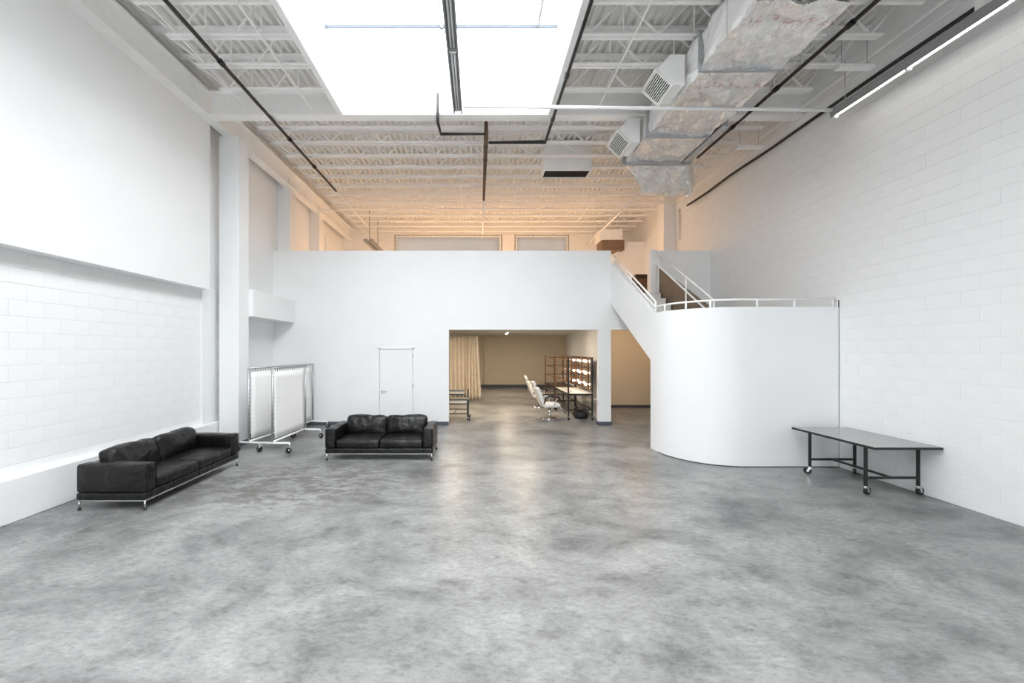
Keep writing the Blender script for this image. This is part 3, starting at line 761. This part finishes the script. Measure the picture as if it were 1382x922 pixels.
for y, z in ((6.15, 6.45), (8.55, 6.42)):
    r = empty('strip_light', (0, 0, 0)); tag(r, 'short unlit white fixture hanging %s' % ('near block wall above the lit fixture' if y < 7 else 'beside the foil duct end'), 'light fixture')
    MB().box(5.58, 6.14, y, y+.1, z, z+.05).build('housing', STEEL_W, r)
    for x in (5.66, 6.06): MB().cyl((x, y+.05, z+.05), (x, y+.05, 6.95), .005, 6).build('hanger', GALV, r)
r = empty('strip_light'); tag(r, 'dark hanging strip fixture over the left of the mezzanine', 'light fixture')
for dx in (-.10, .10): MB().box(-3.92+dx-.06, -3.92+dx+.06, 14.2, 15.8, 5.95, 6.03).build('housing', GREYM, r)
for y in (14.4, 15.6): MB().cyl((-3.92, y, 6.03), (-3.92, y, 7.2), .012, 6).build('hanger', GREYM, r)
MB().box(-4.05, -3.79, 14.9, 15.1, 6.03, 6.08).build('spreader', GREYM, r)

# foil wrapped duct
du = empty('air_duct'); tag(du, 'large rectangular air duct wrapped in crumpled silver foil', 'duct')
def duct(sections, name, per=26, amp=.016, parent=du, m=FOIL, nz=5.0, ystep=.07):
    # sections: (y, x0, x1, z0, z1); rounded corners, crumpled surface
    mb = MB(); rings = []
    ysamp = []
    for a, b in zip(sections, sections[1:]):
        k = max(1, int((b[0]-a[0])/ystep))
        for i in range(k): ysamp.append(tuple(a[j]+(b[j]-a[j])*i/k for j in range(5)))
    ysamp.append(sections[-1])
    for (y, x0, x1, z0, z1) in ysamp:
        ring = []
        nx = per; nzv = per//2
        for i in range(nx): ring.append((x0+(x1-x0)*i/nx, z0, 0, -1))
        for i in range(nzv): ring.append((x1, z0+(z1-z0)*i/nzv, 1, 0))
        for i in range(nx): ring.append((x1-(x1-x0)*i/nx, z1, 0, 1))
        for i in range(nzv): ring.append((x0, z1-(z1-z0)*i/nzv, -1, 0))
        rr = []
        for (x, z, dx, dz) in ring:
            p = Vector((x, y, z)); t = noise.turbulence(p*nz*.5, 4, True)-.5
            cr = abs(noise.noise(Vector((x*2.2+y*1.3, y*1.9-x, z*2.2))))
            hh = amp*(t*1.4-1.2*cr)
            # soft corners
            ex = min(x-x0, x1-x)/.06; ez = min(z-z0, z1-z)/.06
            sag = -.012*math.sin((y % 1.22)/1.22*PI)*(1 if dz < 0 else 0)
            jt = noise.noise_vector(p*23)*.03 if m is FOIL else Vector((0, 0, 0)); fa = noise.noise(p*9)*amp*.45
            rr.append((x+dx*(hh+fa)+(jt.x if dz else 0), y+amp*.6*noise.noise(p*nz)+jt.y, z+dz*(hh+fa)+sag+(jt.z if dx else 0)))
        rings.append(rr)
    n = len(rings[0]); vs_ = [v for rg in rings for v in rg]
    f = [(i*n+j, i*n+(j+1) % n, (i+1)*n+(j+1) % n, (i+1)*n+j) for i in range(len(rings)-1) for j in range(n)]
    f += [tuple(range(n)), tuple(reversed(range((len(rings)-1)*n, len(rings)*n)))]
    mb.add(vs_, f, m is not FOIL)
    o = mb.build(name, m, parent)
    if m is FOIL:
        o.data.materials.append(JACKET)
        for p in o.data.polygons:
            if (p.index % n) >= 2*per+per//2 and p.index < len(rings)*n-n and name == 'wrapped_run': p.material_index = 1
    e_ = o.modifiers.new('edges', 'EDGE_SPLIT'); e_.split_angle = 1.0
    return o
duct([(4.65, 3.22, 4.38, 6.13, 6.67), (8.62, 3.22, 4.41, 6.13, 6.67)], 'wrapped_run', per=18, amp=.05, ystep=.1)
duct([(-3.0, 3.24, 4.36, 6.15, 6.67), (4.57, 3.24, 4.36, 6.15, 6.67)], 'wrapped_run', ystep=.15)
duct([(4.57, 3.26, 4.34, 6.17, 6.65), (4.65, 3.26, 4.34, 6.17, 6.65)], 'open_seam', amp=.004, m=BLACKHOLE)
duct([(8.62, 3.14, 4.61, 6.09, 6.70), (8.68, 3.14, 4.61, 6.09, 6.70)], 'end_flange', amp=.004, m=GALV)
duct([(8.68, 3.18, 4.57, 6.10, 6.69), (8.97, 3.50, 4.82, 6.0, 6.66), (9.43, 3.87, 5.13, 5.83, 6.61), (9.69, 3.96, 5.15, 5.81, 6.59), (9.84, 4.15, 5.02, 5.91, 6.51)], 'flexible_boot', amp=.06, nz=6)
for y in (5.75, 7.55): MB().box(3.195, 4.42, y, y+.03, 6.10, 6.70).build('strap_band', GALV, du)
MB().prism([(7.2, 6.12), (8.6, 6.12), (8.6, 6.50), (7.2, 6.50)], 'x', 4.41, 4.53).build('access_plate', GALV, du)
for y in (2.0, 5.1, 7.3):
    for x in (3.19, 4.47): MB().cyl((x, y, 6.1), (x, y, 7.3), .006, 6).build('hanger_rod', GALV, du)
for (y0, y1, lab) in ((6.10, 6.59, 'white side register with slanted grille nearer the skylight end of duct'), (7.79, 8.38, 'white side register with slanted grille beside the duct end flange')):
    g = empty('air_register'); tag(g, lab, 'vent')
    a = Vector((2.73, 0, 6.375)); b = Vector((2.99, 0, 6.13))
    MB().prism([(2.75, 6.39), (3.005, 6.145), (3.175, 6.145), (3.175, 6.61), (2.95, 6.61)], 'y', y0+.01, y1-.01).build('box', STEEL_W, g)
    fr = MB(); d = (b-a).normalized(); nrm = Vector((-d.z, 0, d.x)); nrm = -nrm if nrm.x > 0 else nrm
    def pt(t, y, o_): p = a+(b-a)*t+nrm*o_; return (p.x, y, p.z)
    fr.bar(pt(0, y0, .012), pt(1, y0, .012), .035, .02); fr.bar(pt(0, y1, .012), pt(1, y1, .012), .035, .02)
    fr.bar(pt(0, y0, .012), pt(0, y1, .012), .03, .03); fr.bar(pt(1, y0, .012), pt(1, y1, .012), .03, .03)
    fr.build('grille_frame', VINYLW, g)
    q = [pt(.03, y0, .004), pt(.97, y0, .004), pt(.97, y1, .004), pt(.03, y1, .004)]
    MB().add([Vector(p) for p in q]+[Vector(p)+nrm*.003 for p in q], [(0, 1, 2, 3), (7, 6, 5, 4), (0, 4, 5, 1), (1, 5, 6, 2), (2, 6, 7, 3), (3, 7, 4, 0)]).build('dark_backing', BLACKHOLE, g)
    for i in range(1, 11):
        MB().bar(pt(i/11, y0+.01, .014), pt(i/11, y1-.01, .014), .011, .012).build('louvre', STEEL_W, g)
# return air box hanging between joists
rb = empty('return_air_box'); tag(rb, 'white box with black open bottom hanging from roof deck', 'vent')
for x0, x1, y0, y1 in ((1.66, 2.86, 10.0, 10.03), (1.66, 2.86, 10.47, 10.5), (1.66, 1.69, 10.03, 10.47), (2.83, 2.86, 10.03, 10.47)):
    MB().box(x0, x1, y0, y1, 6.58, 7.34).build('side_panel', STEEL_W, rb)
MB().box(1.69, 2.83, 10.03, 10.47, 6.62, 6.66).build('black_infill', BLACKHOLE, rb)  # black plate painted in for the dark inside of the open box
# brown unit at the right rear of the mezzanine
hb = empty('unit_heater'); tag(hb, 'brown boxed unit hanging at the right rear of mezzanine', 'heater')
MB().box(4.6, 5.45, 15.0, 15.7, 6.2, 6.62).build('cabinet', STEEL_W, hb)
MB().box(4.66, 5.5, 14.95, 15.6, 5.82, 6.2).build('outlet_hood', BROWNBOX, hb)
for x in (4.65, 5.4): MB().cyl((x, 15.3, 6.62), (x, 15.3, 7.3), .01, 6).build('hanger_rod', GALV, hb)
# dark cabinet on the mezzanine
cb = empty('wooden_cabinet'); tag(cb, 'dark brown wooden cabinet on mezzanine behind the stair head', 'cabinet')
MB().box(4.95, 5.95, 12.4, 12.9, ZM, 4.36).build('body', DARKW, cb); MB().box(4.9, 6.0, 12.35, 12.95, 4.36, 4.42).build('top', DARKW, cb)
for i in range(3): MB().box(5.0+i*.31, 5.28+i*.31, 12.38, 12.4, ZM+.08, 4.3).build('door_panel', WOODF, cb)

# ---------------------------------------------------------------- dressing room
cu = empty('curtain'); tag(cu, 'long beige pleated curtain hanging in the dressing room', 'curtain')
def curtain_sheet(pts_x0, pts_x1, y, z0, z1, folds, amp, flare, seed):
    nx, nz = 96, 14; v = []
    for j in range(nz+1):
        t = j/nz; z = z0+(z1-z0)*t
        for i in range(nx+1):
            s = i/nx; x = pts_x0+(pts_x1-pts_x0)*s+flare*(1-t)*(s-.3)
            ph = s*folds*2*PI+.8*math.sin(s*5+seed)
            yy = y+amp*(.5+.5*(1-t))*math.sin(ph)+.03*noise.noise(Vector((s*9, t*2, seed)))
            zz = z+.05*noise.noise(Vector((s*4, seed, 0)))*(1-t)
            v.append((x+.02*math.cos(ph)*amp*10, yy, zz))
    f = [(j*(nx+1)+i, j*(nx+1)+i+1, (j+1)*(nx+1)+i+1, (j+1)*(nx+1)+i) for j in range(nz) for i in range(nx)]
    o = MB().add(v, f, True).build('drape', CURT, cu); so = o.modifiers.new('thick', 'SOLIDIFY'); so.thickness = .006
curtain_sheet(-1.7, -.30, 16.3, .12, 2.62, 9, .07, .1, 1)
curtain_sheet(-.42, -.02, 16.15, .06, 2.62, 4, .08, .22, 4)
MB().cyl((-2.5, 16.22, 2.66), (.1, 16.22, 2.66), .016, 8).build('curtain_rail', GALV, cu)
# ceiling tubes; two unseen ones added behind the opening head for brightness
for (x, y, lab) in ((1.32, 18.2, 'lit ceiling tube light in the dressing room'), (-.8, 13.3, 'added ceiling tube light, unseen behind the opening head near rack'), (1.6, 13.3, 'added ceiling tube light, unseen behind the opening head near chairs')):
    r = empty('ceiling_light', (x, y, 0)); tag(r, lab, 'light fixture')
    MB().box(-.06, .06, -.6, .6, 2.83, 2.88).build('housing', STEEL_W, r)
    MB().cyl((0, -.57, 2.81), (0, .57, 2.81), .02, 10).build('tube', LAMPI, r)
    l = lamp('tube_light', 'AREA', (0, 0, 2.78), 36, (1, .82, .62), .1, (0, 0, 0), 1.1); l.parent = r
# rolling rack at the left jamb
rk = empty('rolling_rack'); tag(rk, 'low black rolling rack with wooden shelves by the opening jamb', 'rack')
for x in (-1.75, -.30):
    for y in (11.66, 12.25):
        MB().box(x-.022, x+.022, y-.022, y+.022, .12, .62 if y < 12 else .88).build('post', BLACKM, rk); caster(rk, x, y, .125, .05, .5)
for z, y0, y1, xr in ((.82, 11.95, 12.28, -.40), (.58, 11.64, 12.28, -.27), (.34, 11.66, 12.25, -.30), (.20, 11.66, 12.25, -.30)):
    if z > .5:
        MB().box(-1.78, xr, y0, y1, z, z+.03).build('shelf', TOPG, rk); MB().box(-1.78, xr, y0-.01, y0+.012, z+.03, z+.05).build('shelf_lip', BLACKM, rk)
        MB().box(-1.78, xr, y0-.01, y0+.012, z-.10, z-.07).build('front_bar', BLACKM, rk); MB().box(-1.78, xr-.02, y0+.015, y0+.03, z-.07, z).build('front_panel', CURT, rk)
    else: MB().box(-1.75, xr, y0-.012, y0+.012, z-.012, z+.012).build('front_bar', BLACKM, rk)
MB().bar((-.62, 11.66, .32), (-.72, 11.66, .20), .015, .015).build('brace', BLACKM, rk)

# makeup stations
def station(y0, y1, label, top=LAMINW, bulbm=None):
    s = empty('makeup_station'); tag(s, label, 'vanity', 'makeup stations along the dressing room wall')
    xa, xb = 2.66, 3.36; zt = 1.86
    for x in (xa, xb):
        for y in (y0+.03, y1-.03):
            MB().box(x-.02, x+.02, y-.02, y+.02, .11, zt).build('post', WOODF if x == xa and y > y0+.5 else BLACKM, s); caster(s, x, y, .115, .05, .9)
    for z in (1.78, 1.46, 1.12):
        MB().box(xa-.014, xa+.014, y0+.05, y1-.05, z-.014, z+.014).build('front_rail', WOODF, s)
        MB().box(xa+.02, xb-.02, y1-.044, y1-.016, z-.014, z+.014).build('end_rail', WOODF, s)
    MB().box(xa-.02, xb+.02, y0, y1, .76, .79).build('tabletop', top, s)
    ap = MB().box(xa-.03, xa-.02, y0, y1, .735, .80); ap.box(xa-.02, xb+.02, y0-.012, y0, .735, .79)
    ap.build('apron', BLACKM, s)
    for y in (y0+.03, y1-.03): MB().box(xa, xb, y-.015, y+.015, .30, .33).build('low_end_rail', BLACKM, s)
    MB().box(xb-.015, xb+.015, y0, y1, .30, .33).build('low_back_rail', BLACKM, s)
    MB().box(xb-.05, xb-.035, y0+.1, y1-.1, .92, 1.84).build('mirror', MIRROR, s)
    MB().box(xb-.034, xb-.01, y0+.06, y1-.06, .88, 1.86).build('mirror_back', WOODF, s)
    for y in (y0+.30, (y0+y1)/2+.02, y1-.22):
        sp = MB().box(xb-.075, xb-.05, y-.045, y+.045, .92, 1.84).build('bulb_strip', WOODF, s)
        for z in (1.04, 1.38, 1.73):
            b = MB().lathe([(.012, -.0), (.026, .02), (.032, .045), (.025, .068), (.008, .078)], 12)
            o = b.build('bulb', bulbm or BULB, sp); o.rotation_euler = (0, -PI/2, 0); o.location = (xb-.075, y, z)
    return s
st1 = station(11.68, 13.70, 'black rolling makeup station with lit bulb mirror nearest the pier')
st2 = station(13.76, 15.72, 'brown rolling makeup station with dark top and mirror deeper in room', DARKW, UNLIT)
# salon chairs
def salon_chair(label):
    s = empty('salon_chair'); tag(s, label, 'chair', 'white makeup chairs')
    MB().lathe([(.27, 0), (.27, .015), (.20, .035), (.05, .05)], 24).build('base', CHROME, s)
    MB().cyl((0, 0, .04), (0, 0, .36), .04, 14).build('pedestal', CHROME, s)
    MB().rbox((.02, 0, .42), (.52, .50, .12), .05, sub=(4, 4, 2), puff=(0, 0, .02)).build('seat', VINYLW, s)
    o = MB().rbox((0, 0, 0), (.10, .46, .56), .045, sub=(2, 4, 5), puff=(.02, 0, 0)).build('backrest', VINYLW, s); o.location = (-.32, 0, .70); o.rotation_euler = (0, -.38, 0)
    o = MB().rbox((0, 0, 0), (.08, .28, .16), .035, sub=(2, 3, 2)).build('headrest', VINYLW, s); o.location = (-.49, 0, 1.06); o.rotation_euler = (0, -.38, 0)
    MB().bar((-.42, 0, .92), (-.48, 0, 1.03), .03, .01).build('headrest_stem', CHROME, s)
    for y in (-.27, .27):
        a = MB().tube([(-.24, y, .50), (-.20, y, .66), (-.05, y, .70), (.18, y, .68), (.24, y, .60)], .022, 8).build('armrest', RUBBER, s)
        MB().tube([(.16, y, .68), (.06, y, .44)], .012, 8).build('arm_support', CHROME, a)
    MB().tube([(.26, -.16, .38), (.46, -.16, .18), (.46, .16, .18), (.26, .16, .38)], .013, 8).build('footrest', CHROME, s)
    return s
c1 = salon_chair('white vinyl salon chair on chrome pedestal at the nearer makeup station'); c1.location = (2.15, 12.0, 0); c1.rotation_euler = (0, 0, .15)
c2 = copy_tree(c1); c2['label'] = 'white vinyl salon chair on chrome pedestal at the deeper makeup station'; c2.location = (2.22, 14.45, 0); c2.rotation_euler = (0, 0, .05)
bg = empty('equipment_bag', (3.12, 12.15, 0)); tag(bg, 'black soft bag on the floor under the makeup station', 'bag')
MB().rbox((0, 0, .11), (.36, .5, .22), .08, sub=(4, 5, 3), puff=(.02, .02, .03), ns=.02, nsc=6).build('body', BAGM, bg)
MB().tube([(-.1, -.12, .2), (-.1, -.1, .34), (-.1, .1, .34), (-.1, .12, .2)], .014, 8).build('handle', BAGM, bg)
